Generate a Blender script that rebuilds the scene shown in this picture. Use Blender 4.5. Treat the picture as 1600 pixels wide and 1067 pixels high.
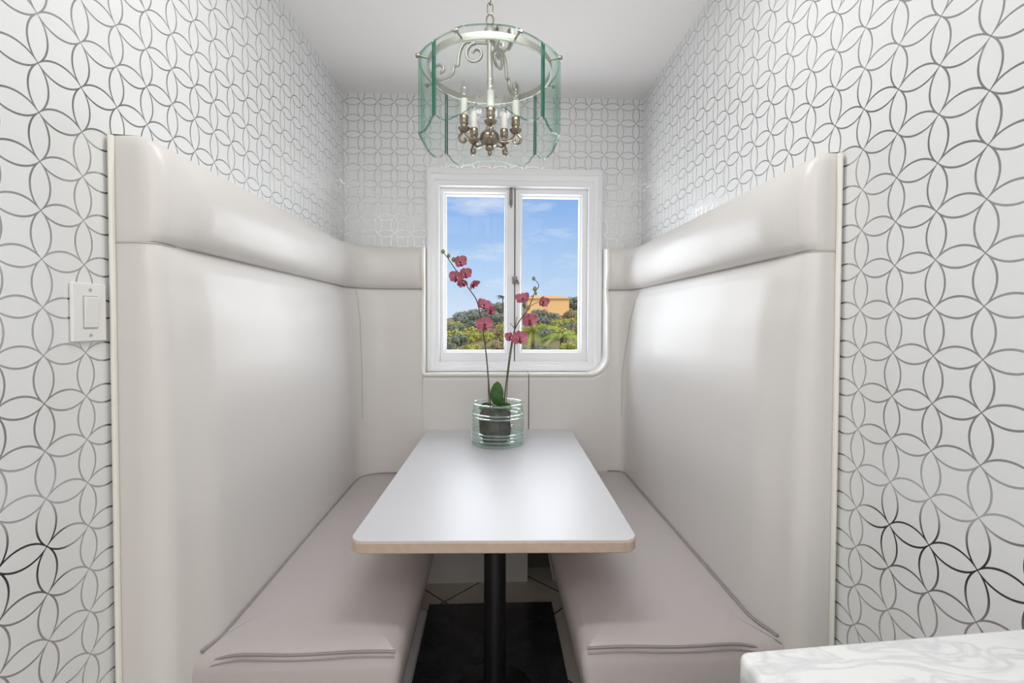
import bpy, bmesh, math, random
from mathutils import Vector, Matrix
R = math.radians
pi = math.pi
for o in list(bpy.data.objects): bpy.data.objects.remove(o)
sc = bpy.context.scene
COL = sc.collection

# ------------------------------------------------------------------ camera
P = .08                      # wallpaper repeat in metres
H = 1.232                    # eye height
cd = bpy.data.cameras.new('camera'); cam = bpy.data.objects.new('camera', cd); COL.objects.link(cam)
cd.sensor_width = 36; cd.lens = 735.4 / 1600 * 36; cd.shift_y = -14.5 / 1600; cd.clip_start = .02; cd.clip_end = 600
_p, _y, _r = -.022, .0415, .0032
fwd = Vector((math.sin(_y)*math.cos(_p), math.cos(_y)*math.cos(_p), math.sin(_p)))
rt = Vector((math.cos(_y), -math.sin(_y), 0)); up = rt.cross(fwd)
r2 = math.cos(_r)*rt + math.sin(_r)*up; u2 = -math.sin(_r)*rt + math.cos(_r)*up
m = Matrix((r2, u2, -fwd)).transposed().to_4x4(); m.translation = (0, 0, H)
cam.matrix_world = m
sc.camera = cam

# ------------------------------------------------------------------ world, sun, lamps, exposure
vs = sc.view_settings
sc.display_settings.display_device = 'sRGB'
vs.view_transform = 'Standard'; vs.look = 'None'; vs.gamma = 1; vs.use_curve_mapping = False
vs.exposure = -0.10
sc.cycles.use_denoising = True
sc.cycles.max_bounces = 12; sc.cycles.diffuse_bounces = 6; sc.cycles.glossy_bounces = 5
sc.cycles.transparent_max_bounces = 24; sc.cycles.transmission_bounces = 12
sc.cycles.caustics_reflective = False; sc.cycles.caustics_refractive = False
sc.cycles.sample_clamp_indirect = 6

w = bpy.data.worlds.new('sky'); sc.world = w; w.use_nodes = True
nt = w.node_tree; N = nt.nodes; Lk = nt.links; N.clear()
def nn(t, **k):
    n = N.new(t)
    for a, b in k.items(): setattr(n, a, b)
    return n
tc = nn('ShaderNodeTexCoord'); sep = nn('ShaderNodeSeparateXYZ'); Lk.new(tc.outputs['Generated'], sep.inputs[0])
ramp = nn('ShaderNodeValToRGB')
e = ramp.color_ramp.elements
e[0].position = 0.0; e[0].color = (.74, .84, .98, 1)
e[1].position = .30; e[1].color = (.22, .44, .90, 1)
x = e.new(.10); x.color = (.50, .70, .98, 1)
Lk.new(sep.outputs['Z'], ramp.inputs[0])
mp = nn('ShaderNodeMapping'); mp.inputs['Scale'].default_value = (2.2, 2.2, 8); mp.inputs['Rotation'].default_value = (0, R(24), 0)
Lk.new(tc.outputs['Generated'], mp.inputs[0])
nz = nn('ShaderNodeTexNoise'); nz.inputs['Scale'].default_value = 2.6; nz.inputs['Detail'].default_value = 9; nz.inputs['Roughness'].default_value = .62
Lk.new(mp.outputs[0], nz.inputs[0])
cr = nn('ShaderNodeValToRGB'); cr.color_ramp.elements[0].position = .50; cr.color_ramp.elements[1].position = .78
Lk.new(nz.outputs[0], cr.inputs[0])
mx = nn('ShaderNodeMix', data_type='RGBA'); mx.inputs[7].default_value = (.86, .91, 1, 1)
Lk.new(cr.outputs[0], mx.inputs[0]); Lk.new(ramp.outputs[0], mx.inputs[6])
# the side behind the camera: added pale fill above, kept darker below
mr = nn('ShaderNodeMapRange'); mr.inputs[1].default_value = -.15; mr.inputs[2].default_value = .1; Lk.new(sep.outputs['Y'], mr.inputs[0])
rb = nn('ShaderNodeValToRGB'); rb.color_ramp.elements[0].position = .42; rb.color_ramp.elements[0].color = (.16, .155, .15, 1)
rb.color_ramp.elements[1].position = .55; rb.color_ramp.elements[1].color = (1.3, 1.28, 1.24, 1)
mz = nn('ShaderNodeMapRange'); mz.inputs[1].default_value = -1; mz.inputs[2].default_value = 1; Lk.new(sep.outputs['Z'], mz.inputs[0]); Lk.new(mz.outputs[0], rb.inputs[0])
mx2 = nn('ShaderNodeMix', data_type='RGBA'); Lk.new(mr.outputs[0], mx2.inputs[0]); Lk.new(rb.outputs[0], mx2.inputs[6]); Lk.new(mx.outputs[2], mx2.inputs[7])
bg = nn('ShaderNodeBackground'); bg.inputs[1].default_value = 1.0; Lk.new(mx2.outputs[2], bg.inputs[0])
ow = nn('ShaderNodeOutputWorld'); Lk.new(bg.outputs[0], ow.inputs[0])

def area(name, loc, tgt, sx, sy, power, col=(1, 1, 1)):
    l = bpy.data.lights.new(name, 'AREA'); l.shape = 'RECTANGLE'; l.size = sx; l.size_y = sy; l.energy = power; l.color = col
    o = bpy.data.objects.new(name, l); COL.objects.link(o); o.location = loc
    o.rotation_euler = (Vector(tgt) - Vector(loc)).to_track_quat('-Z', 'Y').to_euler(); return o
area('rear_fill', (0, -1.4, 1.75), (0, 2.0, 2.15), 1.3, .9, 11, (1, .985, .96))  # added fill from behind the camera, no known source there
area('rear_top_fill', (0, -.55, 2.32), (0, -.35, 0), 1.1, .7, 9, (1, .97, .93))  # added overhead fill, unseen behind the camera
area('booth_fill', (0, 1.0, 2.325), (0, 1.05, 0), .8, .16, 7.6, (1, .99, .975))  # added fill above the booth, out of view, to lift the panels
area('window_daylight', (.107, 2.62, 1.5), (.05, 1.2, 1.9), .74, .84, 13, (.95, .98, 1))
sl = bpy.data.lights.new('sun', 'SUN'); sl.energy = 2.6; sl.angle = R(1); sl.color = (1, .94, .84)
so = bpy.data.objects.new('sun', sl); COL.objects.link(so); so.rotation_euler = (Vector((-1, .42, -.85))).to_track_quat('-Z', 'Y').to_euler()

# ------------------------------------------------------------------ materials
def mat(name, col=(.8, .8, .8), rough=.5, metal=0, spec=.5, bump=None, coat=0, vary=None, sheen=0):
    M = bpy.data.materials.new(name); M.use_nodes = True
    n = M.node_tree.nodes; l = M.node_tree.links; b = n['Principled BSDF']
    b.inputs['Base Color'].default_value = (*col, 1); b.inputs['Roughness'].default_value = rough
    b.inputs['Metallic'].default_value = metal; b.inputs['Specular IOR Level'].default_value = spec
    b.inputs['Coat Weight'].default_value = coat
    t = n.new('ShaderNodeTexCoord')
    if bump:
        nz = n.new('ShaderNodeTexNoise'); nz.inputs['Scale'].default_value = bump[0]; nz.inputs['Detail'].default_value = 4
        l.new(t.outputs['Object'], nz.inputs[0])
        bp = n.new('ShaderNodeBump'); bp.inputs['Strength'].default_value = bump[1]; bp.inputs['Distance'].default_value = .002
        l.new(nz.outputs[0], bp.inputs['Height']); l.new(bp.outputs[0], b.inputs['Normal'])
    if vary:
        nz = n.new('ShaderNodeTexNoise'); nz.inputs['Scale'].default_value = vary[0]; nz.inputs['Detail'].default_value = 6
        l.new(t.outputs['Object'], nz.inputs[0])
        c = n.new('ShaderNodeValToRGB'); c.color_ramp.elements[0].position = .3; c.color_ramp.elements[1].position = .7
        c.color_ramp.elements[0].color = (*vary[1], 1); c.color_ramp.elements[1].color = (*vary[2], 1)
        l.new(nz.outputs[0], c.inputs[0]); l.new(c.outputs[0], b.inputs['Base Color'])
    return M
def glass(name, tint, edge=1.0, graze=None, rough=.02):
    M = bpy.data.materials.new(name); M.use_nodes = True
    n = M.node_tree.nodes; l = M.node_tree.links; n.clear()
    tr = n.new('ShaderNodeBsdfTransparent'); tr.inputs[0].default_value = (*tint, 1)
    gl = n.new('ShaderNodeBsdfGlossy'); gl.inputs['Roughness'].default_value = rough; gl.inputs[0].default_value = (.95, 1, .97, 1)
    fr = n.new('ShaderNodeLayerWeight'); fr.inputs[0].default_value = .5
    pw = n.new('ShaderNodeMath'); pw.operation = 'POWER'; pw.inputs[1].default_value = 4; l.new(fr.outputs['Facing'], pw.inputs[0])
    mu = n.new('ShaderNodeMath'); mu.operation = 'MULTIPLY_ADD'; mu.inputs[1].default_value = .6*edge; mu.inputs[2].default_value = .03*edge; mu.use_clamp = True; l.new(pw.outputs[0], mu.inputs[0])
    if graze:
        cm = n.new('ShaderNodeMix'); cm.data_type = 'RGBA'; cm.inputs[6].default_value = (*tint, 1); cm.inputs[7].default_value = (*graze, 1)
        l.new(pw.outputs[0], cm.inputs[0]); l.new(cm.outputs[2], tr.inputs[0])
    ms = n.new('ShaderNodeMixShader'); l.new(mu.outputs[0], ms.inputs[0]); l.new(tr.outputs[0], ms.inputs[1]); l.new(gl.outputs[0], ms.inputs[2])
    o = n.new('ShaderNodeOutputMaterial'); l.new(ms.outputs[0], o.inputs[0]); return M

def wallpaper(name, axis, u0, v0, slope=0.):
    """four-petal interlocking circle paper with silver foil outlines; nodes of the lattice at (u0,v0)"""
    M = bpy.data.materials.new(name); M.use_nodes = True
    n = M.node_tree.nodes; l = M.node_tree.links; b = n['Principled BSDF']
    def mth(op, a, c=None):
        q = n.new('ShaderNodeMath'); q.operation = op
        for i, s in enumerate((a, c)):
            if s is None: continue
            if isinstance(s, (int, float)): q.inputs[i].default_value = s
            else: l.new(s, q.inputs[i])
        return q.outputs[0]
    g = n.new('ShaderNodeNewGeometry'); s = n.new('ShaderNodeSeparateXYZ'); l.new(g.outputs['Position'], s.inputs[0])
    U = s.outputs['Y' if axis == 'y' else 'X']; V = s.outputs['Z']
    cell = lambda q, o: mth('ABSOLUTE', mth('SUBTRACT', mth('FRACT', mth('DIVIDE', mth('SUBTRACT', q, o), P)), .5))
    a, c = cell(U, u0), cell(V, v0)
    A, B = mth('MAXIMUM', a, c), mth('MINIMUM', a, c)
    def d(cx): return mth('SQRT', mth('ADD', mth('POWER', mth('SUBTRACT', cx, A), 2), mth('POWER', B, 2)))
    petal = mth('LESS_THAN', d(1.0), .6955)
    diam = mth('GREATER_THAN', d(.9467), .6867)
    line = mth('SUBTRACT', 1.0, mth('MAXIMUM', petal, diam))
    nz = n.new('ShaderNodeTexNoise'); nz.inputs['Scale'].default_value = 700; l.new(g.outputs['Position'], nz.inputs[0])
    bp = n.new('ShaderNodeBump'); bp.inputs['Strength'].default_value = .15; bp.inputs['Distance'].default_value = .0006
    l.new(nz.outputs[0], bp.inputs['Height'])
    b.inputs['Base Color'].default_value = (.77, .78, .785, 1); b.inputs['Roughness'].default_value = .42
    l.new(bp.outputs[0], b.inputs['Normal'])
    f = n.new('ShaderNodeBsdfPrincipled'); f.inputs['Base Color'].default_value = (.54, .54, .54, 1); f.inputs['Metallic'].default_value = 1; f.inputs['Roughness'].default_value = .16
    ms = n.new('ShaderNodeMixShader'); l.new(line, ms.inputs[0]); l.new(b.outputs[0], ms.inputs[1]); l.new(f.outputs[0], ms.inputs[2])
    l.new(ms.outputs[0], n['Material Output'].inputs[0])
    return M

M_leather = mat('ivory_leather', (.68, .655, .635), .40, bump=(260, .12), coat=.05)
M_pipe = mat('ivory_piping', (.82, .80, .75), .4)
M_thread = mat('leather_seam', (.52, .49, .45), .6)
M_seat = mat('taupe_leather', (.475, .434, .428), .40, bump=(240, .14), coat=.05)
M_seatseam_shade = mat('taupe_seam_and_shade', (.27, .24, .235), .5)
M_recess_shade = mat('recess_shade', (.10, .085, .08), .6)
M_white = mat('white_paint', (.84, .845, .86), .35)
M_ceil = mat('ceiling_paint', (.89, .872, .868), .8, bump=(90, .1))
M_lam = mat('white_laminate', (.60, .60, .625), .39, spec=.75)
M_edge = mat('beige_edge_band', (.52, .39, .31), .5, vary=(60, (.48, .36, .29), (.55, .42, .34)))
M_black = mat('black_powder_coat', (.012, .012, .013), .38, bump=(120, .08))
M_mat = mat('black_rubber_mat', (.02, .02, .025), .27, bump=(70, .35), vary=(9, (.011, .011, .014), (.04, .04, .047)))
M_plastic = mat('white_plastic', (.80, .80, .79), .35)
M_slot = mat('switch_gap', (.42, .42, .42), .6)
M_metal = mat('pewter_metal', (.36, .33, .28), .3, metal=1, bump=(60, .05))
M_silver = mat('pale_silver_metal', (.42, .41, .38), .5, metal=.6)
M_bronze = mat('antique_nickel', (.30, .25, .20), .27, metal=1)
M_steel = mat('window_steel', (.20, .19, .18), .4, metal=.5)
M_sleeve = mat('ivory_candle_sleeve', (.80, .79, .74), .4)
M_gap = mat('sash_gap', (.12, .12, .12), .7)
M_clear = glass('window_glass', (.985, .99, .99), .14)
M_cglass = glass('green_tinted_glass', (.972, .988, .98), .55, (.50, .78, .66))
M_cedge = mat('glass_cut_edge', (.04, .16, .115), .15, spec=.5)
M_crim = glass('glass_polished_rim', (.42, .56, .50), .4, (.08, .26, .19))
M_vase = glass('aqua_glass', (.972, .988, .982), 1.0, (.66, .86, .78))
M_vrib = glass('aqua_glass_rib', (.90, .95, .93), 6.0, (.55, .76, .68))
M_bulb = glass('clear_bulb_glass', (.93, .93, .92), 1.6)
M_pot = mat('dark_moss', (.05, .045, .035), .8, bump=(60, 1.0), vary=(40, (.018, .02, .018), (.085, .075, .055)))
M_stem = mat('orchid_stem', (.085, .075, .035), .5)
M_leaf = mat('orchid_leaf', (.035, .10, .022), .33, vary=(14, (.022, .075, .015), (.06, .15, .03)))
M_petal = mat('pink_petal', (.5, .12, .2), .5, vary=(60, (.40, .085, .14), (.62, .21, .29)))
M_lip = mat('dark_red_lip', (.20, .012, .035), .45)
M_bud = mat('green_bud', (.26, .27, .12), .5)
M_marble = mat('white_marble', (.82, .82, .82), .22)
def marble():
    n = M_marble.node_tree.nodes; l = M_marble.node_tree.links
    t = n.new('ShaderNodeTexCoord'); nz = n.new('ShaderNodeTexNoise'); nz.inputs['Scale'].default_value = 14; nz.inputs['Detail'].default_value = 9; nz.inputs['Distortion'].default_value = 1.3
    mpn = n.new('ShaderNodeMapping'); mpn.inputs['Scale'].default_value = (.8, 2.2, 1); mpn.inputs['Rotation'].default_value = (0, 0, R(20))
    l.new(t.outputs['Object'], mpn.inputs[0]); l.new(mpn.outputs[0], nz.inputs[0])
    c = n.new('ShaderNodeValToRGB'); e = c.color_ramp.elements
    e[0].position = .44; e[0].color = (.80, .81, .81, 1); e[1].position = .60; e[1].color = (.82, .82, .82, 1)
    q = e.new(.515); q.color = (.64, .66, .67, 1)
    l.new(nz.outputs[0], c.inputs[0]); l.new(c.outputs[0], n['Principled BSDF'].inputs['Base Color'])
marble()
def tiles():
    M = mat('cream_floor_tile', (.62, .58, .50), .3); n = M.node_tree.nodes; l = M.node_tree.links
    g = n.new('ShaderNodeNewGeometry'); mpn = n.new('ShaderNodeMapping'); mpn.vector_type = 'TEXTURE'
    # lattice lines at x+y = 1.845 and y-x = 2.262, 407 mm apart, laid on the diagonal
    mpn.inputs['Location'].default_value = ((1.845 - 2.262)/2, (1.845 + 2.262)/2, 0); mpn.inputs['Rotation'].default_value = (0, 0, R(45)); mpn.inputs['Scale'].default_value = (.407, .407, 1)
    l.new(g.outputs['Position'], mpn.inputs[0])
    br = n.new('ShaderNodeTexBrick'); br.offset = 0; br.inputs['Scale'].default_value = 1; br.inputs['Brick Width'].default_value = 1; br.inputs['Row Height'].default_value = 1
    br.inputs['Mortar Size'].default_value = .009; br.inputs['Color1'].default_value = (.60, .56, .49, 1); br.inputs['Color2'].default_value = (.64, .60, .53, 1); br.inputs['Mortar'].default_value = (.06, .04, .035, 1)
    l.new(mpn.outputs[0], br.inputs[0]); l.new(br.outputs[0], n['Principled BSDF'].inputs['Base Color']); return M
M_tile = tiles()

# ------------------------------------------------------------------ mesh helpers
class MB:
    def __init__(s): s.v = []; s.f = []; s.mi = []
    def add(s, vs, fs, mi=0):
        o = len(s.v); s.v += [tuple(q) for q in vs]; s.f += [tuple(i + o for i in f) for f in fs]; s.mi += [mi] * len(fs); return s
    def box(s, x0, x1, y0, y1, z0, z1, mi=0):
        return s.add([(x0,y0,z0),(x1,y0,z0),(x1,y1,z0),(x0,y1,z0),(x0,y0,z1),(x1,y0,z1),(x1,y1,z1),(x0,y1,z1)],
                     [(0,3,2,1),(4,5,6,7),(0,1,5,4),(1,2,6,5),(2,3,7,6),(3,0,4,7)], mi)
    def loft(s, rings, cap=True, closed=True, mi=0):
        n = len(rings[0]); vs = [q for r in rings for q in r]; fs = []
        for i in range(len(rings) - 1):
            for j in range(n if closed else n - 1):
                k = (j + 1) % n; fs.append((i*n+j, i*n+k, (i+1)*n+k, (i+1)*n+j))
        if cap: fs.append(tuple(range(n))[::-1]); fs.append(tuple((len(rings)-1)*n + j for j in range(n)))
        return s.add(vs, fs, mi)
    def lathe(s, prof, c=(0, 0, 0), n=32, cap=True, mi=0):
        return s.loft([[(c[0]+r*math.cos(2*pi*j/n), c[1]+r*math.sin(2*pi*j/n), c[2]+z) for j in range(n)] for r, z in prof], cap, True, mi)
    def tube(s, pts, r, n=8, closed=False, cap=True, flat=1.0, mi=0):
        pts = [Vector(q) for q in pts]; N_ = len(pts); rings = []
        rr = r if isinstance(r, (list, tuple)) else [r] * N_
        t0 = (pts[1] - pts[0]).normalized(); a = t0.orthogonal().normalized()
        for i, q in enumerate(pts):
            if closed: t = (pts[(i+1) % N_] - pts[i-1])
            else: t = pts[min(i+1, N_-1)] - pts[max(i-1, 0)]
            t.normalize(); a = (a - t * a.dot(t)).normalized(); b = t.cross(a)
            rings.append([q + rr[i]*(math.cos(2*pi*j/n)*a + flat*math.sin(2*pi*j/n)*b) for j in range(n)])
        if closed: rings.append(rings[0])
        return s.loft(rings, cap and not closed, True, mi)
    def build(s, name, mats, parent=None, smooth=True, angle=40, bevel=0, loc=None, kind=None, label=None):
        me = bpy.data.meshes.new(name); me.from_pydata(s.v, [], s.f)
        for k in (mats if isinstance(mats, (list, tuple)) else [mats]): me.materials.append(k)
        for p_, i in zip(me.polygons, s.mi): p_.material_index = i; p_.use_smooth = smooth
        bm = bmesh.new(); bm.from_mesh(me); bmesh.ops.remove_doubles(bm, verts=bm.verts, dist=1e-6); bmesh.ops.recalc_face_normals(bm, faces=bm.faces); bm.to_mesh(me); bm.free()
        if smooth: me.set_sharp_from_angle(angle=R(angle))
        o = bpy.data.objects.new(name, me); COL.objects.link(o)
        if bevel:
            b = o.modifiers.new('bevel', 'BEVEL'); b.width = bevel; b.segments = 3; b.limit_method = 'ANGLE'
        if loc: o.location = loc
        if parent:
            o.parent = parent
            base = Vector((0, 0, 0)); q = parent
            while q: base += Vector(q.location); q = q.parent
            o.location = Vector(o.location) - base if not loc else o.location
        if kind: o['kind'] = kind
        if label: o['label'] = label
        return o
def thing(name, label, cat, loc=(0, 0, 0), group=None):
    o = bpy.data.objects.new(name, None); COL.objects.link(o); o.location = loc; o.empty_display_size = .1
    o['label'] = label; o['category'] = cat
    if group: o['group'] = group
    return o
def tag(o, label, cat, group=None):
    o['label'] = label; o['category'] = cat
    if group: o['group'] = group
    return o
def smooth(pts, k=6):
    """Catmull-Rom"""
    pts = [Vector(q) for q in pts]; out = []
    for i in range(len(pts) - 1):
        a, b, c, d = pts[max(i-1, 0)], pts[i], pts[i+1], pts[min(i+2, len(pts)-1)]
        for j in range(k):
            t = j / k; out.append(.5*((2*b) + (c-a)*t + (2*a-5*b+4*c-d)*t*t + (3*b-a-3*c+d)*t**3))
    out.append(pts[-1]); return out
def interp(tab, x):
    if x <= tab[0][0]: return tab[0][1]
    for (a, b), (c, d) in zip(tab, tab[1:]):
        if x <= c:
            t = (x - a) / (c - a); t = t*t*(3-2*t); return b + (d - b)*t
    return tab[-1][1]

# ------------------------------------------------------------------ room shell
YW = 2.351; ZC = 2.346; YB = -1.7
XL = lambda y: -.754 + .0113*y + .0
XR = lambda y: .7325 + .0059*y - .0
MW_l = wallpaper('silver_petal_paper_left', 'y', 10.149*P, H + 6.266*P)
MW_r = wallpaper('silver_petal_paper_right', 'y', 9.4563*P, H + 5.3175*P)
MW_b = wallpaper('silver_petal_paper_back', 'x', -9.0408*P, H + 13.4238*P)
b = MB(); b.loft([[(XL(YB), YB, z), (XL(YW+.12), YW+.12, z), (XL(YW)-.12, YW+.12, z), (XL(YB)-.12, YB, z)] for z in (-.05, ZC+.05)]); b.build('wall_left', MW_l, smooth=False, kind='structure')
b = MB(); b.loft([[(XR(YB), YB, z), (XR(YB)+.12, YB, z), (XR(YW)+.12, YW+.12, z), (XR(YW+.12), YW+.12, z)] for z in (-.05, ZC+.05)]); b.build('wall_right', MW_r, smooth=False, kind='structure')
WX0, WX1, WZ0, WZ1 = -.285, .503, 1.012, 1.935
b = MB(); xa, xb = -.74, .76
b.box(xa, WX0, YW, YW+.12, -.05, ZC+.05); b.box(WX1, xb, YW, YW+.12, -.05, ZC+.05)
b.box(WX0, WX1, YW, YW+.12, -.05, WZ0); b.box(WX0, WX1, YW, YW+.12, WZ1, ZC+.05)
b.build('wall_back', MW_b, smooth=False, kind='structure')
MB().box(-.95, .95, YB, YW+.12, -.1, 0).build('floor', M_tile, smooth=False, kind='structure')
MB().box(-.95, .95, YB, YW+.12, ZC, ZC+.1).build('ceiling', M_ceil, smooth=False, kind='structure')

# ------------------------------------------------------------------ window
def rectloft(mb, rects, mi=0):
    mb.loft([[(x0, y, z0), (x1, y, z0), (x1, y, z1), (x0, y, z1)] for x0, x1, z0, z1, y in rects], cap=False, mi=mi)
win = bpy.data.objects.new('window_1', None); COL.objects.link(win); win.location = (.11, YW, 1.0); win['kind'] = 'structure'
win['label'] = 'white framed pair of casement windows looking out to sky and hillside'
O = (-.323, .545, .986, 1.984)
prof = [(0, 0), (0, -.026), (.006, -.03), (.017, -.03), (.021, -.022), (.027, -.02), (.036, -.02), (.041, -.012), (.05, -.011), (.056, -.007), (.058, .012), (.058, .10)]
b = MB(); sx = [(O[0]+d*1.05, O[1]-d*1.17, O[2]+d*.80, O[3]-d*1.45, YW+y) for d, y in prof]
rectloft(b, sx); b.build('casing', M_white, win, angle=25)
i0 = sx[-1]
MID = .1115
def sash(x0, x1, gx0, gx1, gz0, gz1):
    z0, z1 = i0[2], i0[3]; y = YW + .022
    b = MB(); rectloft(b, [(x0, x1, z0, z1, y+.045), (x0, x1, z0, z1, y), (gx0-.012, gx1+.012, gz0-.012, gz1+.012, y), (gx0-.006, gx1+.006, gz0-.006, gz1+.006, y+.01), (gx0, gx1, gz0, gz1, y+.014), (gx0, gx1, gz0, gz1, y+.045), (x0, x1, z0, z1, y+.045)])
    s = b.build('sash', M_white, win, smooth=False)
    MB().box(gx0-.003, gx1+.003, y+.026, y+.030, gz0-.003, gz1+.003).build('glass_pane', M_clear, s, smooth=False)
    return s
sash(i0[0]+.001, MID-.003, -.234, .060, 1.088, 1.868)
sash(MID+.003, i0[1]-.001, .150, .440, 1.088, 1.862)
MB().box(MID-.003, MID+.003, YW+.03, YW+.06, i0[2], i0[3]).build('gap_strip', M_gap, win, smooth=False)
b = MB(); b.box(.083, .099, YW+.012, YW+.022, 1.815, 1.899); b.box(.087, .095, YW+.002, YW+.014, 1.835, 1.865); b.tube([(.091, YW+.008, 1.80), (.091, YW+.008, 1.9)], .003); b.build('flush_bolt', M_steel, win, smooth=False, bevel=.001)
b = MB(); b.box(.099, .124, YW+.012, YW+.022, 1.424, 1.46); b.box(.105, .116, YW-.004, YW+.014, 1.434, 1.452); b.tube([(.112, YW-.002, 1.443), (.126, YW-.006, 1.436), (.131, YW-.006, 1.418)], .0045); b.build('latch', M_steel, win, smooth=False, bevel=.001)

# ------------------------------------------------------------------ upholstered booth benches
def roundpath(P_, rad, step=.02):
    out = []
    P_ = [Vector(q) for q in P_]
    segs = [P_[0]]
    for i in range(1, len(P_)-1):
        a, c, d = P_[i-1], P_[i], P_[i+1]; r = rad[i]
        if r <= 0: segs.append(c); continue
        u = (a - c).normalized(); v = (d - c).normalized()
        p0, p1 = c + u*r, c + v*r
        for k in range(9):
            t = k/8; segs.append((1-t)**2*p0 + 2*t*(1-t)*c + t*t*p1)
    segs.append(P_[-1])
    for a, c in zip(segs, segs[1:]):
        n = max(1, int((c-a).length/step)); out += [a + (c-a)*k/n for k in range(n)]
    out.append(segs[-1]); return out
LEDGE = .985; SEAM = 1.386; TOP = 1.592
lowprof = [(0, .05), (.45, .055), (.60, .055), (1.0, .05), (1.22, .04), (1.33, .026), (SEAM-.012, .012), (SEAM, 0)]
rollprof = [(0, SEAM), (.016, SEAM+.004), (.030, SEAM+.020), (.040, SEAM+.05), (.044, SEAM+.085), (.041, SEAM+.12), (.031, SEAM+.155), (.014, SEAM+.184), (-.008, SEAM+.2), (-.03, TOP-.002), (-.05, TOP)]
def bench(sd, label):
    """sd -1 left bench, +1 right bench"""
    lft = sd < 0
    y0 = .947 if lft else .97
    wl = XL if lft else XR
    xv = -.66 if lft else .677          # stitched valley
    xe = -.325 if lft else .547         # end of the high return beside the window
    seam_x = .171
    yr = 2.252
    root = thing('booth_bench', label, 'bench', (sd*.45, 1.55, 0))
    xw = wl(y0) - sd*.004
    base = [(xw, y0), (xv, y0), (xv, yr), (xe, yr)]
    pts = roundpath([Vector((a, c)) for a, c in base], [0, .03, .19 if lft else .12, 0])
    # cumulative length, tangents
    def frames(pts):
        res = []; s = 0
        for i, q in enumerate(pts):
            t = (pts[min(i+1, len(pts)-1)] - pts[max(i-1, 0)]).normalized()
            n = Vector((t.y, -t.x)) if lft else Vector((-t.y, t.x))
            if i: s += (q - pts[i-1]).length
            bk = Vector((wl(q.y) - sd*.004, q.y + .0))
            bk.y = max(bk.y, y0)
            if n.y < -.35 and q.y > 2: bk = Vector((q.x, YW - .003))
            elif q.y > yr - .14: bk = Vector((wl(YW) - sd*.004, min(YW - .003, q.y)))
            res.append((q, n, s, bk))
        return res
    fr = frames(pts)
    capL = abs(xv - xw)
    fac = lambda s: interp([(0, 0), (capL - .02, .12), (capL + .02, .5), (capL + .12, 1)], s)
    # ---- lower panel, runs on under the window to the joint
    xs = []
    if lft:
        k = 24; xs = [(xe + .0015, LEDGE)] + [(xe + (seam_x - .002 - xe)*i/k, LEDGE) for i in range(1, k+1)]
    else:
        r = .09; cx = xe - r; cz = LEDGE + r
        for i in range(0, 15):
            a = pi/2*i/14; xs.append((cx + r*math.cos(a) - .0008, cz - r*math.sin(a)))
        k = 16; xs += [(cx + (seam_x + .002 - cx)*i/k, LEDGE) for i in range(1, k+1)]
    cols = [(q, n, fac(s), bk, 0.0, SEAM) for q, n, s, bk in fr]
    for x_, zt in xs:
        cols.append((Vector((x_, yr)), Vector((0, -1)), 1, Vector((x_, YW - .003)), 0.0 if lft else .36, zt))
    nz_ = 44; F = []; Bk = []
    for q, n, f, bk, zb, zt in cols:
        cf = []; cb = []
        for i in range(nz_ + 1):
            u = i/nz_; u = 1 - (1-u)**1.5
            z = zb + (zt - zb)*u
            o = interp(lowprof, z)
            if zt <= 1.1 and zt - z < .03: o -= .012*(1 - (zt - z)/.03)**2
            p_ = q + n*o*f; cf.append((p_.x, p_.y, z)); cb.append((bk.x, bk.y, z))
        F.append(cf); Bk.append(cb)
    b = MB(); C = len(F); n1 = nz_ + 1
    vs_ = [v for c in F for v in c] + [v for c in Bk for v in c]; off = C*n1; fs_ = []
    for i in range(C-1):
        for j in range(nz_):
            a = i*n1 + j; fs_.append((a, a+n1, a+n1+1, a+1)); a += off; fs_.append((a, a+1, a+n1+1, a+n1))
        for j in (0, nz_):
            a = i*n1 + j; fs_.append((a, a+off, a+off+n1, a+n1))
    for i in (0, C-1):
        for j in range(nz_):
            a = i*n1 + j; fs_.append((a, a+1, a+1+off, a+off))
    b.add(vs_, fs_); b.build('backrest', M_leather, root, angle=50)
    # ---- head roll
    rings = []; L_ = fr[-1][2]
    for q, n, s, bk in fr:
        f = fac(s); e_ = L_ - s; fe = min(1, e_/.02); fe = math.sqrt(max(0, 1-(1-fe)**2))*.35 + .65
        ring = []
        for o, z in rollprof:
            p_ = q + n*(o*(f if o > 0 else 1)*(fe if o > 0 else 1))
            if o < 0: p_ = q + n*o*interp([(0, .1), (capL - .035, .12), (capL + .01, 1)], s)
            zz = z if z < SEAM + .16 else SEAM + .16 + (z - SEAM - .16)*(1 if s > capL + .05 else 1)
            ring.append((p_.x, p_.y, zz))
        ring += [(bk.x, bk.y, TOP), (bk.x, bk.y, SEAM)]
        rings.append(ring)
    MB().loft(rings, True, True).build('head_roll', M_leather, root, angle=50)
    # ---- piping: front edge by the wall, the window notch, the seams
    px_ = xw - sd*.006
    MB().tube([(px_, y0-.004, 0), (px_, y0-.004, TOP-.004)] , .0055).build('piping', M_pipe, root, label='vertical ivory piping beside the wallpaper')
    yl = yr - .05
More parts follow.
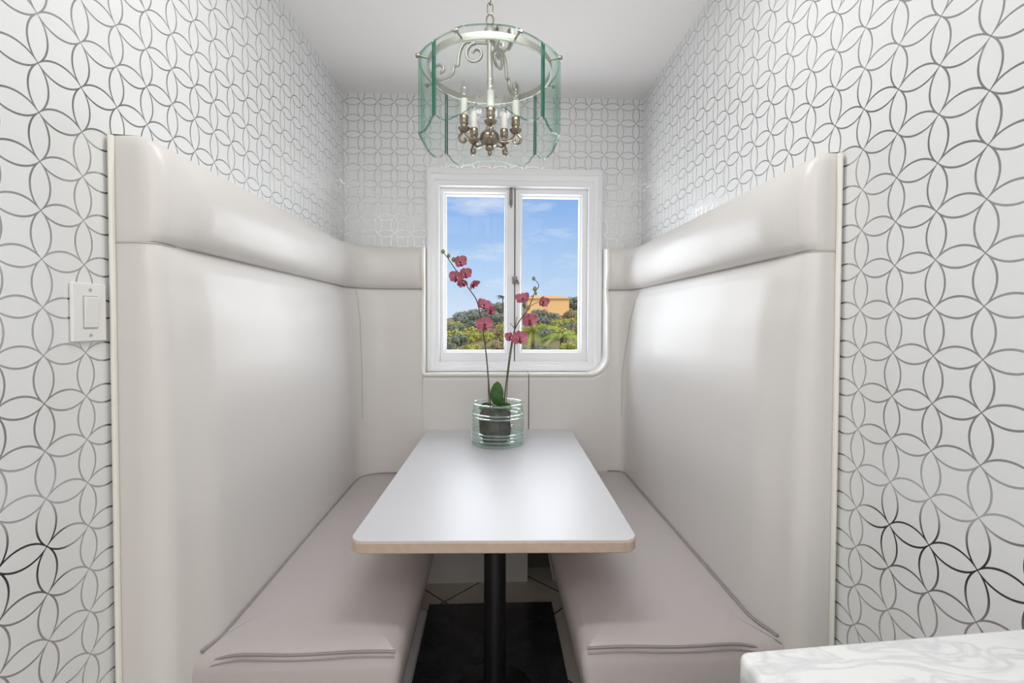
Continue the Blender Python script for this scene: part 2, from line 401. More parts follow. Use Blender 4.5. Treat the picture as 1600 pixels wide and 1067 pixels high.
    if lft: path = [(xe, yr-.03, SEAM+.19), (xe, yl+.006, SEAM+.1), (xe, yr-.012, SEAM), (xe, yl+.004, SEAM-.1), (xe, yl, LEDGE+.012), (xe+.01, yl, LEDGE), (xe+.03, yl, LEDGE), (seam_x-.003, yl, LEDGE)]
    else:
        path = [(xe, yr-.03, SEAM+.19), (xe, yl+.006, SEAM+.1), (xe, yr-.012, SEAM), (xe, yl+.004, SEAM-.1)] + [(cx + r*math.cos(pi/2*i/12), yl, cz - r*math.sin(pi/2*i/12)) for i in range(13)] + [(seam_x+.003, yl, LEDGE)]
    pp = []
    for a, c in zip(path, path[1:]):
        a, c = Vector(a), Vector(c); k = max(1, int((c-a).length/.03)); pp += [a + (c-a)*i/k for i in range(k)]
    pp.append(Vector(path[-1]))
    MB().tube(pp, .0085).build('piping', M_pipe, root, label='ivory piping around the window notch')
    # flat ledge cloth behind the piping
    x0_, x1_ = (xe + .004, seam_x - .002) if lft else (seam_x + .002, xe - .09)
    # corner stitching
    def onlow(s_, z, lift=.001):
        i = max(1, min((k for k in range(len(fr)) if fr[k][2] >= s_), default=len(fr)-1)); a_, c_ = fr[i-1], fr[i]
        t_ = (s_ - a_[2])/max(1e-6, c_[2] - a_[2]); q = a_[0].lerp(c_[0], t_); n = a_[1].lerp(c_[1], t_).normalized(); s = s_
        p_ = q + n*(interp(lowprof, z)*fac(s) + lift); return (p_.x, p_.y, z)
    sc_ = next(s for q, n, s, bk in fr if n.y < (-.45 if lft else -.6) and q.y > 2)
    MB().tube([onlow(sc_ - (0 if lft else .11*max(0, 1-i/19)), z, .0015) for i, z in enumerate([1.372 - .02*i for i in range(30)])], .0016, 5).build('seam_or_shade', M_thread, root)
    MB().tube([onlow(capL*.0 + t*(capL+.05)/14, SEAM - .002, .0012) for t in range(1, 15)], .0018, 5).build('seam_or_shade', M_thread, root)
    # ---- seat cushion and base
    xi = sd*.196; xo = sd*.66; yf = 1.0 if lft else .995; ye = 2.235
    out = roundpath([Vector(q) for q in [(xi, 1.6), (xi, yf), (xo, yf), (xo, ye), (xi, ye), (xi, 1.6)]], [0, .03, .012, .04, .01, 0], .04)[:-1]
    ctr = Vector((sd*.43, 1.6)); nO = len(out)
    def ring(d, z, crown=False):
        rr = []
        for i, q in enumerate(out):
            t = (out[(i+1) % nO] - out[i-1]).normalized(); nm = Vector((t.y, -t.x))
            if nm.dot(q - ctr) < 0: nm = -nm
            p_ = q - nm*d
            tap = (xo - p_.x)/(xo - xi); sh = sd*.085*max(0, (.47 - z)/.47)*max(0, tap)
            dip = .010*math.sin((p_.y*9.3+p_.x*7))*(1 if crown else 0)*.25
            rr.append((p_.x + sh, p_.y, z + dip))
        return rr
    def crown(k, z):
        base_ = ring(.022, .523); c_ = Vector((sd*.43, 0)); rr = []
        for q in base_:
            y_ = 1.6 + (q[1] - 1.6)*(1 - (1-k)*.5); x_ = c_.x + (q[0] - c_.x)*k
            rr.append((x_, y_, z + .0025*math.sin(y_*9 + x_*11)*(1-k)))
        return rr
    MB().loft([ring(.012, .30), ring(.004, .33), ring(0, .38), ring(0, .485), ring(.003, .502), ring(.010, .515), ring(.022, .523), crown(.86, .5275), crown(.7, .5305), crown(.5, .533), crown(.25, .534), crown(.02, .5345)]).build('seat', M_seat, root, angle=60)
    MB().loft([ring(.03, 0), ring(.02, .1), ring(.012, .31)]).build('base', M_seat, root, angle=60)
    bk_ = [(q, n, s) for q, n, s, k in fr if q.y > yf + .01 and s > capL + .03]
    MB().tube([((q + n*(interp(lowprof, .52)*fac(s) + .0035)).x, (q + n*(interp(lowprof, .52)*fac(s) + .0035)).y, .524 + .0035*min(1, max(0, (q.y-yf)/.1))) for q, n, s in bk_], .0042, 6).build('seam_or_shade', M_seatseam_shade, root, label='painted shade line where the seat meets the back')  # dark tube added for the crease shade; seat and back leave no gap
    def front(z0, d):   # stitching along the front top edge
        a, c = xi - sd*0, xo
        pts_ = []
        for i in range(21):
            t = i/20; x_ = xi + sd*.012 + (sd*.606 - xi - sd*.012)*t
            pts_.append((x_, yf + d, z0 + (-.014*(max(0, (t-.78))/.22)**2) + .002*math.sin(t*9)))
        return pts_
    MB().tube(front(.519, .011), .003, 6).build('seam_or_shade', M_seatseam_shade, root)
    MB().tube(front(.511, .0045), .0018, 6).build('seam_or_shade', M_seatseam_shade, root)
    if lft: MB().box(-.308, -.276, 1.06, 1.975, 0, .012).build('kick_strip', M_white, root, smooth=False, label='white painted strip along the foot of the bench')
    else: MB().box(seam_x+.004, .62, YW-.02, YW-.004, 0, .40).build('recess_shade_board', M_recess_shade, root, smooth=False, label='dark board added for the shade in the open recess')  # right side: dark board added to give the open recess its shade
    return root
bench(-1, 'left ivory booth bench with taupe seat, against the wall with the light switch')
bench(1, 'right ivory booth bench with taupe seat, its back curving round the window')

# ------------------------------------------------------------------ table
TA = R(-1.5)
tb = thing('dining_table', 'white laminate booth table with beige edge on one black pedestal', 'table', (.02, 1.64, 0))
def rr(w_, l_, rad, z, d=0):
    out = []
    for sx_, sy_, a0 in ((1, 1, 0), (-1, 1, 90), (-1, -1, 180), (1, -1, 270)):
        for k in range(9):
            a = R(a0 + 90*k/8); x_ = sx_*(w_/2 - rad) + (rad - d)*math.cos(a); y_ = sy_*(l_/2 - rad) + (rad - d)*math.sin(a)
            X = .02 + x_*math.cos(TA) - y_*math.sin(TA); Y = 1.643 + x_*math.sin(TA) + y_*math.cos(TA); out.append((X, Y, z))
    return out
TW, TL_, TZ = .672, 1.138, .728
MB().loft([rr(TW, TL_, .035, TZ-.005, .002), rr(TW, TL_, .035, TZ-.001, .0015), rr(TW, TL_, .035, TZ, .003)]).build('tabletop', M_lam, tb, angle=30)
MB().loft([rr(TW, TL_, .035, TZ-.031, .003), rr(TW, TL_, .035, TZ-.028, 0), rr(TW, TL_, .035, TZ-.0065, 0), rr(TW, TL_, .035, TZ-.0045, .0015)]).build('edge_band', M_edge, tb, angle=30)
PX, PY = .010, 1.535
MB().lathe([(.036, .02), (.036, .66), (.05, .665), (.05, .69)], (PX, PY, 0), 28).build('pole', M_black, tb)
MB().lathe([(.125, .006), (.125, .014), (.118, .02), (.09, .026), (.06, .032), (.042, .04), (.038, .055), (.036, .056)], (PX, PY, 0), 40).build('base_plate', M_black, tb)
b = MB(); b.box(PX-.16, PX+.16, PY-.03, PY+.03, .685, .697); b.box(PX-.03, PX+.03, PY-.2, PY+.2, .685, .697); b.build('bracket', M_black, tb, smooth=False)
b = MB(); b.box(-.271, .262, 1.05, 2.03, 0.0005, .006); tag(b.build('floor_mat', M_mat, smooth=False, bevel=.002), 'black rubber mat on the tiled floor under the table', 'mat')

# ------------------------------------------------------------------ light switch
ys0, ys1 = .859, .931
sw = thing('light_switch', 'white rocker light switch plate on the left papered wall', 'switch', (XL(.895), .895, 1.247))
xw_ = XL(.895)
MB().box(xw_+.0005, xw_+.007, ys0, ys1, 1.194, 1.300).build('plate', M_plastic, sw, smooth=False, bevel=.002)
b = MB(); b.box(xw_+.006, xw_+.0078, .8795, .9105, 1.217, 1.277); b.build('gap', M_slot, sw, smooth=False)
b = MB(); b.add([(xw_+.007, .881, 1.2185), (xw_+.007, .909, 1.2185), (xw_+.007, .909, 1.2755), (xw_+.007, .881, 1.2755), (xw_+.009, .881, 1.2195), (xw_+.009, .909, 1.2195), (xw_+.0125, .909, 1.2745), (xw_+.0125, .881, 1.2745)], [(0,3,2,1),(4,5,6,7),(0,1,5,4),(1,2,6,5),(2,3,7,6),(3,0,4,7)]); b.build('rocker', M_plastic, sw, smooth=False, bevel=.001)
for z in (1.2055, 1.288):
    MB().lathe([(.0028, -.001), (.0026, .0008)], (0, 0, 0), 12).build('screw', M_slot, sw, loc=(.0078, 0, z-1.247)).rotation_euler = (0, R(90), 0)

# ------------------------------------------------------------------ marble counter corner
ct = thing('kitchen_counter', 'white marble topped counter corner at the lower right', 'counter', (.48, .2, 0))
ca = R(4.3)
def cr_(x_, y_): return (.239 + x_*math.cos(ca) - y_*math.sin(ca), .446 + x_*math.sin(ca) + y_*math.cos(ca))
def crect(x0, x1, y0, y1, rad, z, d=0):
    out = []
    for cx_, cy_, a0 in ((x1, y1, 0), (x0, y1, 90), (x0, y0, 180), (x1, y0, 270)):
        sx_ = 1 if cx_ == x1 else -1; sy_ = 1 if cy_ == y1 else -1
        for k in range(5):
            a = R(a0 + 90*k/4); out.append((*cr_(cx_ - sx_*rad + (rad-d)*math.cos(a), cy_ - sy_*rad + (rad-d)*math.sin(a)), z))
    return out
MB().loft([crect(0, .40, -.75, 0, .012, z, d) for z, d in ((.872, .002), (.875, 0), (.904, 0), (.908, .0015), (.91, .005))]).build('countertop', M_marble, ct, angle=50)
MB().loft([crect(.03, .39, -.72, -.03, .003, z) for z in (0, .873)]).build('cabinet', M_white, ct, smooth=False)

# ------------------------------------------------------------------ glass jar and orchid
VX, VY, VZ = .024, 1.945, TZ
va = thing('glass_jar', 'aqua ribbed glass jar holding the orchid on the table', 'vase', (VX, VY, VZ))
prof = [(.0, .0005), (.098, .0005), (.106, .006), (.108, .02), (.108, .11), (.107, .135), (.103, .148), (.105, .160), (.106, .168), (.101, .168), (.099, .150), (.103, .135), (.104, .02), (.099, .010), (0, .009)]
MB().lathe(prof, (VX, VY, VZ), 56, cap=False).build('jar_body', M_vase, va, angle=60)
b = MB()
for zz, rr_ in ((.026, .1095), (.040, .1095), (.054, .1092), (.116, .1095), (.131, .109)):
    b.tube([(VX + rr_*math.cos(2*pi*k/48), VY + rr_*math.sin(2*pi*k/48), VZ + zz + .0015*math.sin(2*pi*k/48+zz*90)) for k in range(48)], .0032, 8, closed=True)
b.build('glass_rib', M_vrib, va)
b = MB(); b.tube([(VX + .1035*math.cos(2*pi*k/48), VY + .1035*math.sin(2*pi*k/48), VZ + .168) for k in range(48)], .0045, 8, closed=True); b.build('rim', M_vrib, va)

def at(px, py, Y):   # a point at depth Y along the line of sight used while measuring the plant
    d = r2*((px-800)/735.4) + u2*(-(py-518.98)/735.4) + fwd
    return Vector((0, 0, H)) + d*(Y/d.y)
OX, OY = .012, 1.945
orc = thing('orchid', 'pink moth orchid with two flower stems in the glass jar', 'plant', (OX, OY, VZ+.011))
random.seed(5)
b = MB(); rings = []
for r_, z in ((.0, .0), (.052, .001), (.060, .012), (.063, .05), (.064, .09), (.062, .118), (.052, .132), (.03, .138), (.0, .14)):
    rings.append([(OX + r_*(1+.05*math.sin(5*a+z*60)+.03*random.random())*math.cos(a), OY + r_*(1+.05*math.sin(5*a+z*60)+.03*random.random())*math.sin(a), VZ+.0105 + z) for a in [2*pi*k/40 for k in range(40)]])
b.loft(rings, False); b.build('root_ball', M_pot, orc, angle=80)
def leafpart(base, tip, width, bend, roll=0):
    base, tip = Vector(base), Vector(tip); d = tip - base; side = d.cross(Vector((0, -1, .15))).normalized(); nrm = side.cross(d).normalized()
    b = MB(); rows = []
    for i in range(13):
        t = i/12; w_ = width*(math.sin(pi*min(1, t*.9+.08))**.65)*(1 if t < .98 else .15); c = base + d*t + nrm*bend*math.sin(pi*t*.6)
        rows.append([c + side*w_*k + nrm*(.25*w_*abs(k)) for k in (-1, -.6, -.2, 0, .2, .6, 1)] + [c + side*w_*k + nrm*(.25*w_*abs(k) - .0022) for k in (1, .6, .2, 0, -.2, -.6, -1)])
    b.loft(rows, True); return b.build('leaf', M_leaf, orc, angle=70)
leafpart(at(776, 632, 1.935), at(777, 595, 1.93), .0275, .01)
leafpart((OX+.01, OY-.01, VZ+.15), (OX+.005, OY-.07, VZ+.150), .022, .012)
leafpart((OX-.005, OY+.0, VZ+.148), (OX-.065, OY+.01, VZ+.150), .02, .014)
leafpart((OX+.01, OY+.0, VZ+.148), (OX+.07, OY+.0, VZ+.152), .02, .014)
leafpart((OX+.01, OY+.01, VZ+.15), (OX+.03, OY+.05, VZ+.20), .018, -.012)
def cpt(cx_, cy_, Y=1.93): return at(680 + cx_/2.965, 360 + cy_/2.965, Y)
def stempart(pts, r0, r1, name='stem', mt=M_stem):
    pp = smooth(pts, 6); k = len(pp); MB_ = MB().tube(pp, [r0 + (r1-r0)*i/(k-1) for i in range(k)], 7); return MB_.build(name, mt, orc)
stempart([cpt(258, 830, 1.94), cpt(247, 700), cpt(238, 590), cpt(222, 470), cpt(207, 385), cpt(190, 320), cpt(150, 262), cpt(100, 190), cpt(60, 130, 1.92), cpt(36, 100, 1.92)], .0032, .0016)
stempart([cpt(318, 830, 1.95), cpt(325, 740), cpt(342, 600), cpt(360, 490), cpt(380, 435), cpt(425, 372), cpt(445, 330), cpt(460, 290), cpt(480, 255, 1.92), cpt(460, 226, 1.92)], .0032, .0014)
stempart([cpt(247, 830, 1.935), cpt(244, 660), cpt(236, 560), cpt(226, 480)], .0016, .0014, 'stake')
stempart([cpt(330, 830, 1.945), cpt(336, 690), cpt(356, 540), cpt(378, 400)], .0016, .0014, 'stake')
stempart([cpt(370, 460), cpt(360, 445), cpt(347, 430)], .0014, .001, 'twig')
stempart([cpt(440, 350), cpt(470, 335), cpt(490, 328)], .0014, .001, 'twig')
def petal_mesh(b, ang, length, width, cup, tw=0, mi=0):
    ca_, sa_ = math.cos(ang), math.sin(ang); rows = []
    for i in range(9):
        t = i/8; w_ = width*math.sin(pi*(t*.88+.07))**.7*(1 if i < 8 else .5); r_ = .004 + length*t
        row = []
        for k in (-1, -.5, 0, .5, 1):
            z = cup*(t*t) + .18*w_*k*k*2 + .0015*math.sin(9*t+3*k); u, v = r_, w_*k
            row.append((u*ca_ - v*sa_, u*sa_ + v*ca_, z))
        row += [(q[0], q[1], q[2]-.0008) for q in row[::-1]]
        rows.append(row)
    b.loft(rows, True, True, mi)
def flower(pos, scale, face, roll, closed=0):
    b = MB(); c = .010 + .02*closed
    for a in (90, 210, 330): petal_mesh(b, R(a+roll), .026*scale, .0105*scale, c*.6)
    for a in (25, 155): petal_mesh(b, R(a+roll), .029*scale, .0185*scale, c)
    f = b.build('flower', M_petal, orc, loc=pos - Vector(orc.location), angle=80)
    f.rotation_euler = Vector(face).to_track_quat('Z', 'Y').to_euler()
    l = MB(); petal_mesh(l, R(270+roll), .017*scale, .007*scale, .012); l.lathe([(.001, .0), (.004, .004), (.0045, .009), (.002, .013), (.0004, .014)], (0, 0, 0), 10)
    lo = l.build('lip', M_lip, None, angle=80); lo.parent = f
fl = [(112, 152, 1.0, (.5, -1, .35), 20, .6), (100, 218, 1.05, (-.5, -1, -.1), -10, .15), (135, 205, .95, (.6, -1, .2), 15, .5), (172, 248, .85, (.7, -.5, -.5), 30, .5), (130, 243, .7, (-.1, -1, -.5), 20, .5),
      (222, 350, 1.05, (.5, -.9, .5), -15, .35), (250, 372, .85, (.9, -.6, -.2), 25, .5), (228, 438, 1.2, (.1, -1, .1), 5, .1),
      (408, 322, 1.0, (-.3, -.8, .5), 10, .6), (494, 335, .9, (.7, -1, .1), -5, .5), (434, 418, 1.15, (.3, -1, -.1), 15, .3), (388, 500, 1.2, (.35, -1, .05), 10, .1), (352, 497, .8, (-.9, -.7, .2), 0, .4)]
for cx_, cy_, s_, fc, rl, cl in fl:
    flower(cpt(cx_, cy_, 1.915), s_*.93, fc, rl, cl)
for cx_, cy_, s_ in ((36, 98, .0085), (62, 118, .008), (85, 135, .009), (456, 223, .0078), (462, 272, .010), (466, 292, .006), (432, 358, .009)):
    q = cpt(cx_, cy_, 1.92)
    MB().lathe([(s_*.1, -s_*1.2), (s_*.7, -s_*.7), (s_, 0), (s_*.75, s_*.7), (s_*.1, s_*1.2)], tuple(q), 12).build('bud', M_bud, orc, label='greenish closed bud')

# ------------------------------------------------------------------ chandelier
CX, CY = -.010, 1.5
ch = thing('chandelier', 'curved green glass chandelier with pewter scrolls and candle lamps on a chain', 'chandelier', (CX, CY, ZC))
ZR = 2.016; RR = .192; RG = .2175
def cyl(r_, a, z): return (CX + r_*math.sin(a), CY - r_*math.cos(a), z)
b = MB(); n_ = 72
b.loft([[cyl(r_, 2*pi*k/n_, z) for k in range(n_)] for r_, z in ((RR-.003, ZR-.010), (RR+.003, ZR-.010), (RR+.003, ZR+.010), (RR-.003, ZR+.010), (RR-.003, ZR-.010))], False); b.build('ring', M_silver, ch, angle=40)
ZG0, ZG1 = 1.806, 2.030
def gb(t):   # bottom edge of a panel over its half-angle (degrees)
    a = abs(t)
    return ZG0 + interp([(0, .008), (10, .005), (22, -.012), (31, -.019), (36, -.014), (44, .008)], a)
def gt(t):
    a = abs(t)
    return ZG1 + interp([(0, 0), (20, .001), (28, -.006), (44, -.010)], a)
for pk in range(4):
    a0 = R(90*pk - 1); rings = []; kk = 30; mz_ = 8
    b = MB(); Fo = []; Fi = []
    for i in range(kk+1):
        t = -44 + 88*i/kk; a = a0 + R(t)
        z0, z1 = gb(t), gt(t)
        Fo.append([cyl(RG+.004, a, z0 + (z1-z0)*j/mz_) for j in range(mz_+1)]); Fi.append([cyl(RG-.004, a, z0 + (z1-z0)*j/mz_) for j in range(mz_+1)])
    n1 = mz_+1; off = (kk+1)*n1; vs_ = [v for c in Fo for v in c] + [v for c in Fi for v in c]; f0 = []; f1 = []; f2 = []
    for i in range(kk):
        for j in range(mz_):
            q = i*n1+j; f0.append((q, q+n1, q+n1+1, q+1)); q += off; f0.append((q, q+1, q+n1+1, q+n1))
        for j in (0, mz_): q = i*n1+j; f2.append((q, q+off, q+off+n1, q+n1))
    for i in (0, kk):
        for j in range(mz_): q = i*n1+j; f1.append((q, q+1, q+1+off, q+off))
    b.add(vs_, f0, 0); b.add(vs_, f1, 1); b.add(vs_, f2, 2)
    b.build('glass_panel', [M_cglass, M_cedge, M_crim], ch, angle=35)
    for t in (-22.5, 22.5):
        a = a0 + R(t); d = Vector((math.sin(a), -math.cos(a), 0))
        MB().tube([Vector(cyl(RR, a, ZR)), Vector(cyl(RG+.006, a, ZR)), Vector(cyl(RG+.007, a, ZR)), Vector(cyl(RG+.014, a, ZR)), Vector(cyl(RG+.017, a, ZR))], [.003, .003, .007, .007, .004], 12).build('knob', M_metal, ch)
# chain
b = MB(); z = ZC - .02; k = 0
while z > 2.205:
    L2, W2 = .017, .0085; pts_ = []
    for i in range(20):
        a = 2*pi*i/20; u = W2*math.cos(a); v = (L2 - W2)*(1 if math.sin(a) > 0 else -1)*(abs(math.sin(a)) > .01) + W2*math.sin(a)
        pts_.append((CX + (u if k % 2 == 0 else u*.25), CY + (0 if k % 2 == 0 else u), z + v))
    b.tube(pts_, .0019, 6, closed=True); z -= .028; k += 1
b.build('chain', M_metal, ch)
MB().lathe([(.055, 0), (.055, -.006), (.04, -.014), (.012, -.02), (.006, -.026), (.004, -.03)], (CX, CY, ZC-.0005), 28).build('ceiling_canopy', M_metal, ch)
b = MB(); b.tube([(CX + .011*math.cos(a), CY, 2.178 + .017*math.sin(a)) for a in [2*pi*i/20 for i in range(20)]], .0026, 7, closed=True); b.build('hanging_loop', M_metal, ch)
MB().lathe([(.004, 2.164), (.012, 2.16), (.017, 2.148), (.018, 2.125), (.013, 2.112), (.0095, 2.10), (.009, 1.92), (.012, 1.915), (.012, 1.905), (.009, 1.90), (.009, 1.85), (.013, 1.845), (.013, 1.835), (.008, 1.83)], (CX, CY, 0), 20).build('stem', M_silver, ch)
MB().lathe([(.008, 1.836), (.02, 1.832), (.028, 1.824), (.032, 1.812), (.030, 1.80), (.020, 1.79), (.012, 1.786), (.014, 1.781), (.013, 1.775), (.006, 1.768), (.007, 1.762), (.004, 1.756), (.0005, 1.754)], (CX, CY, 0), 24).build('hub', M_bronze, ch)
# S scrolls from the stem to the ring
def spiral(cx_, cz_, r0, a0, turns, sgn, n=18):
    return [(cx_ + r0*(1 - .72*i/n)*math.cos(a0 + sgn*turns*2*pi*i/n), cz_ + r0*(1 - .72*i/n)*math.sin(a0 + sgn*turns*2*pi*i/n)) for i in range(n+1)]
for a in (-102, 20, 148):
    a = R(a)
    s1 = [(.009, ZR+.045), (.014, ZR+.062)] + spiral(.046, ZR+.062, .034, R(90), 1.2, -1)[::-1]
    mid_ = [(.078, ZR+.100), (.096, ZR+.078), (.102, ZR+.048), (.104, ZR+.030), (.117, ZR+.028), (.120, ZR+.010)]
    s2 = [(.134, ZR-.004), (.155, ZR-.010)] + spiral(.164, ZR+.020, .028, R(-85), .95, 1)
    pts_ = smooth([(q[0], q[1], 0) for q in s1[2:] + mid_ + s2], 3)
    b = MB(); b.tube([cyl(q.x, a, q.y) for q in pts_], .0062, 8, flat=.8)
    b.tube([cyl(.005, a, ZR+.09), cyl(.022, a, ZR+.094), cyl(.046, a, ZR+.096)], .005, 8); b.tube([cyl(.164, a, ZR-.008), cyl(.1915, a, ZR)], .005, 8)
    b.build('scroll_arm', M_silver, ch)
# candle arms
for kq in range(5):
    a = R(2 + 72*kq); rc = .084
    pts_ = smooth([(.022, 1.808, 0), (.045, 1.800, 0), (.068, 1.803, 0), (.084, 1.818, 0), (.092, 1.812, 0), (.1, 1.80, 0), (.096, 1.788, 0), (.084, 1.786, 0), (.078, 1.794, 0), (.083, 1.800, 0)], 4)
    arm = MB().tube([cyl(q.x, a, q.y) for q in pts_], .0042, 7).build('candle_arm', M_bronze, ch)
    c = cyl(rc, a, 0)
    MB().lathe([(.005, 1.814), (.012, 1.818), (.018, 1.826), (.019, 1.829), (.012, 1.831), (.010, 1.838), (.013, 1.842), (.0135, 1.865), (.0115, 1.868)], c, 18).build('candle_cup', M_bronze, arm)
    MB().lathe([(.0105, 1.866), (.0105, 1.918), (.008, 1.919)], c, 16).build('candle_sleeve', M_sleeve, arm)
    MB().lathe([(.006, 1.919), (.009, 1.927), (.0125, 1.938), (.012, 1.950), (.007, 1.965), (.0015, 1.980)], c, 16).build('bulb', M_bulb, arm)

# ------------------------------------------------------------------ outside: hillside, trees, house
M_ground = mat('dry_hillside_soil', (.25, .19, .11), .95, vary=(.35, (.16, .15, .07), (.34, .25, .13)))
fol = [mat('grey_green_foliage', (.2, .23, .19), .7, vary=(3, (.10, .13, .10), (.34, .37, .32))),
       mat('yellow_green_foliage', (.36, .38, .08), .7, vary=(3, (.17, .23, .04), (.66, .60, .15))),
       mat('olive_foliage', (.3, .25, .14), .7, vary=(3, (.15, .15, .08), (.48, .37, .20)))]
M_bark = mat('grey_brown_bark', (.12, .085, .06), .9)
M_house = mat('terracotta_render', (.86, .56, .27), .85); M_roof = mat('ochre_roof', (.72, .42, .2), .8); M_hglass = mat('dark_house_window', (.05, .06, .08), .2)
M_frond = mat('bright_palm_green', (.30, .42, .06), .5, vary=(2, (.16, .28, .03), (.52, .55, .12)))
def hz(x_, y_): return -5.2 + (y_-8)*.075 + .17*x_*min(1, y_/90) + .35*math.sin(x_*.35+y_*.11)
b = MB(); gx = [-46 + 4*i for i in range(28)]; gy = [6 + 5*i for i in range(28)]
vs_ = [(x_, y_, hz(x_, y_)) for y_ in gy for x_ in gx]; n1 = len(gx)
b.add(vs_, [(j*n1+i, j*n1+i+1, (j+1)*n1+i+1, (j+1)*n1+i) for j in range(len(gy)-1) for i in range(n1-1)])
b.build('hillside', M_ground, kind='structure')
def foliage_mesh(seed, n, leaf):
    rd = random.Random(seed); b = MB()
    lobes = [(Vector((rd.uniform(-.55, .55), rd.uniform(-.55, .55), rd.uniform(.35, .8))), rd.uniform(.3, .5)) for _ in range(9)]
    for i in range(n):
        c, r_ = lobes[i % 9]; d = Vector((rd.gauss(0, 1), rd.gauss(0, 1), rd.gauss(0, 1))).normalized(); q = c + d*r_*rd.uniform(.75, 1.05)
        u = (d.orthogonal().normalized() + d*rd.uniform(-.6, .6)).normalized(); v = d.cross(u).normalized(); s_ = leaf*rd.uniform(.6, 1.3)
        a_ = rd.uniform(0, 6.28); u, v = u*math.cos(a_) + v*math.sin(a_), v*math.cos(a_) - u*math.sin(a_)
        b.add([q - u*s_, q + v*s_*.6, q + u*s_, q - v*s_*.6], [(0, 1, 2, 3)])
    return b
protos = []
def tree_proto(kind, name, label, seed, leaf):
    t = thing(name, label, 'tree' if kind != 1 else 'bush', (0, 0, 0), group='trees and bushes on the hillside')
    foliage_mesh(seed, 1500, leaf).build('foliage', fol[kind], t, smooth=False)
    b = MB(); b.tube([(0, 0, -.25), (.03, .02, .2), (0, .05, .6)], [.05, .04, .02], 7)
    for q in ((.4, .1, .7), (-.35, .2, .75), (.1, -.4, .7)): b.tube([(.03, .02, .2), (q[0]*.5, q[1]*.5, .48), q], [.03, .02, .008], 6)
    b.build('trunk', M_bark, t); return t
def copy_tree(t):
    c = t.copy(); COL.objects.link(c)
    for k in t.children: d = k.copy(); COL.objects.link(d); d.parent = c
    return c
pr = [tree_proto(0, 'hillside_tree', 'grey-green tree on the hillside beyond the window', 1, .085),
      tree_proto(1, 'hillside_bush', 'yellow-green bush low in the window view', 2, .10),
      tree_proto(2, 'hillside_shrub', 'olive brown shrub on the slope outside', 3, .09)]
used = [False]*3
def plant(k, px, Y, top, size):
    """px = bearing, top = height of the crown top above the eye line per unit distance"""
    t = pr[k] if not used[k] else copy_tree(pr[k]); used[k] = True
    x_ = px*Y; zt = H + top*Y; g = hz(x_, Y)
    t.location = (x_, Y, zt - size*1.15); t.scale = (size, size, size); t.rotation_euler = (0, 0, random.uniform(0, 6.28))
    tr = [c for c in t.children if c.name.startswith('trunk')][0]
    return t
random.seed(11)
# bearings: window spans about -.10 .. +.19; crowns follow the ridge that climbs to the right
ridge = [(-.10, .004), (-.08, .020), (-.05, .036), (-.02, .036), (.0, .03), (.02, .052), (.05, .05), (.08, .056), (.12, .053), (.19, .052)]
low = [(-.10, -.022), (.0, -.020), (.19, -.010)]
for r_, Y_ in enumerate((98, 88, 79, 70, 61, 53, 45, 38, 32, 27, 22.5, 18.6, 15.6)):
    f_ = min(1, r_/10); c_ = (5, 6)[r_ % 2]
    for i in range(c_):
        u = -.10 + (.29*i/(c_-1) if c_ == 6 else .029 + .29*i/5); u += random.uniform(-.006, .006)
        kind = 0 if f_ < .35 else ((0, 0, 2, 0, 1, 2)[(i + r_) % 6] if f_ < .65 else (1, 2, 1, 1, 0, 1)[(i*2 + r_) % 6])
        tp = interp(ridge, u)*(1-f_)**1.1 + interp(low, u)*(1-(1-f_)**1.1) + random.uniform(-.004, .003)
        if r_ > 10: tp -= .022 + .012*(r_-11); kind = (1, 2, 1, 0)[(i + r_) % 4]
        if abs(u*Y_ - 2.3) < 1.9 and abs(Y_ - 20) < 2: continue
        if abs(u*Y_ - 8.8) < 5.2 and abs(Y_ - 76) < 7.5: continue
        if r_ >= 2 and .10 < u < .155 and tp > .034: tp = .032
        plant(kind, u, Y_, tp, .0255*Y_**.98*random.uniform(.85, 1.1))
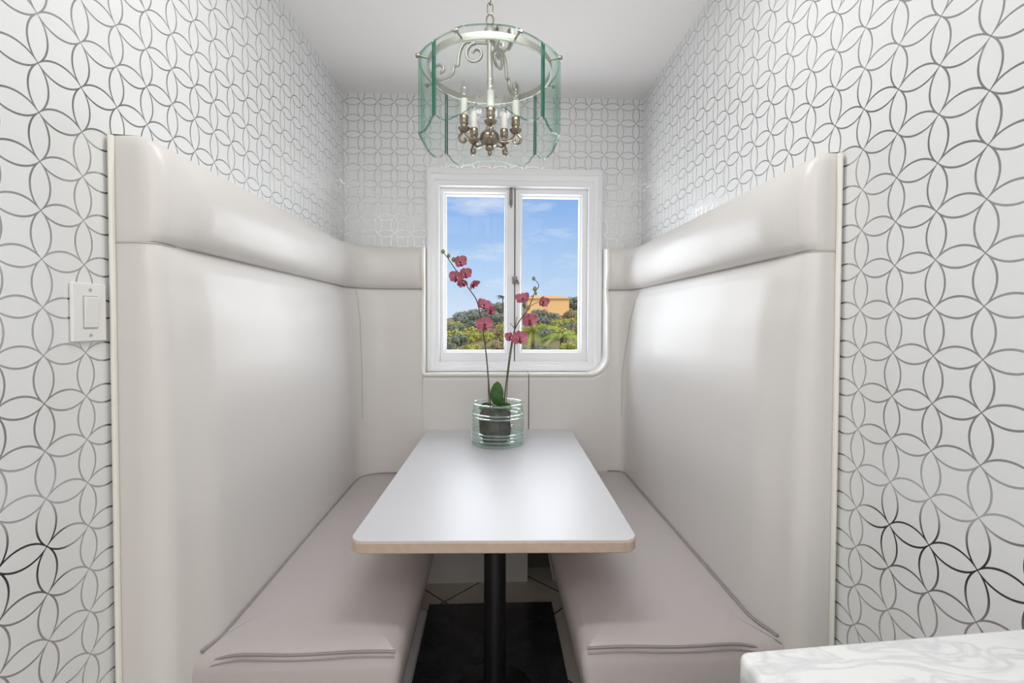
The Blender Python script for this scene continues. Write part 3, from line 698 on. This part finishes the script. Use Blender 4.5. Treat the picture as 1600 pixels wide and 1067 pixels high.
# terracotta house on the slope
hx, hy, hzb = 8.8, 74, 1.9
ho = thing('hillside_house', 'terracotta coloured house among the trees on the slope', 'house', (hx, hy, hzb))
MB().box(hx-3.3, hx+3.3, hy, hy+4, hzb-2, hzb+3.0).build('wall', M_house, ho, smooth=False)
b = MB(); b.loft([[(hx-3.5, hy-.2, z), (hx+3.5, hy-.2, z), (hx+3.5, hy+4.2, z), (hx-3.5, hy+4.2, z)] if k == 0 else [(hx-1.6, hy+1.8, z), (hx+1.8, hy+1.8, z), (hx+1.8, hy+2.2, z), (hx-1.6, hy+2.2, z)] for k, z in ((0, hzb+2.98), (0, hzb+3.1), (1, hzb+3.6))]); b.build('roof', M_roof, ho, smooth=False)
# palms
def palm(x_, y_, zc, size, label, trunk_r, n=16, drop=1.0, m_=M_frond):
    g = hz(x_, y_); t = thing('palm_tree', label, 'palm tree', (x_, y_, g))
    MB().tube([(x_, y_, g-.2), (x_+.05*size, y_, (g+zc)/2), (x_, y_, zc)], [trunk_r*1.2, trunk_r, trunk_r*.9], 8).build('trunk', M_bark, t)
    rd = random.Random(int(x_*10)); b = MB()
    for i in range(n):
        a = 2*pi*i/n + rd.uniform(-.15, .15); el = rd.uniform(.1, 1.2); L_ = size*rd.uniform(.8, 1.1); pr_ = []
        for k in range(15):
            u = k/14; pr_.append(Vector((x_ + math.cos(a)*L_*u*math.cos(el*(1-u)), y_ + math.sin(a)*L_*u*math.cos(el*(1-u)), zc + L_*(math.sin(el)*u - drop*.75*u*u))))
        b.tube(pr_, [.02*size*(1-.8*k/14) for k in range(15)], 4)
        sd_ = Vector((-math.sin(a), math.cos(a), 0))
        for k in range(1, 15):
            t_ = (pr_[k] - pr_[k-1]).normalized(); l_ = size*.26*math.sin(pi*(k/14)**.8*.93+.05)
            for s_ in (-1, 1):
                tip = pr_[k] + sd_*s_*l_*.8 + t_*l_*.5 - Vector((0, 0, l_*.45)); b.add([pr_[k]-t_*.028*size, pr_[k]+t_*.028*size, tip], [(0, 1, 2)])
    b.build('fronds', m_, t, smooth=False)
palm(1.75, 20.5, .75, 1.25, 'bright green palm at the right, drooping over the bushes', .09)
palm(2.9, 19.6, .55, 1.1, 'smaller bright green palm right of the bigger one', .08, 14)
M_dfr = mat('dark_palm_green', (.07, .09, .06), .7)
palm(1.6, 74, 1.232 + 3.9, 1.15, 'tall thin palm rising on the skyline behind the window bar', .09, 22, 1.2, M_dfr)
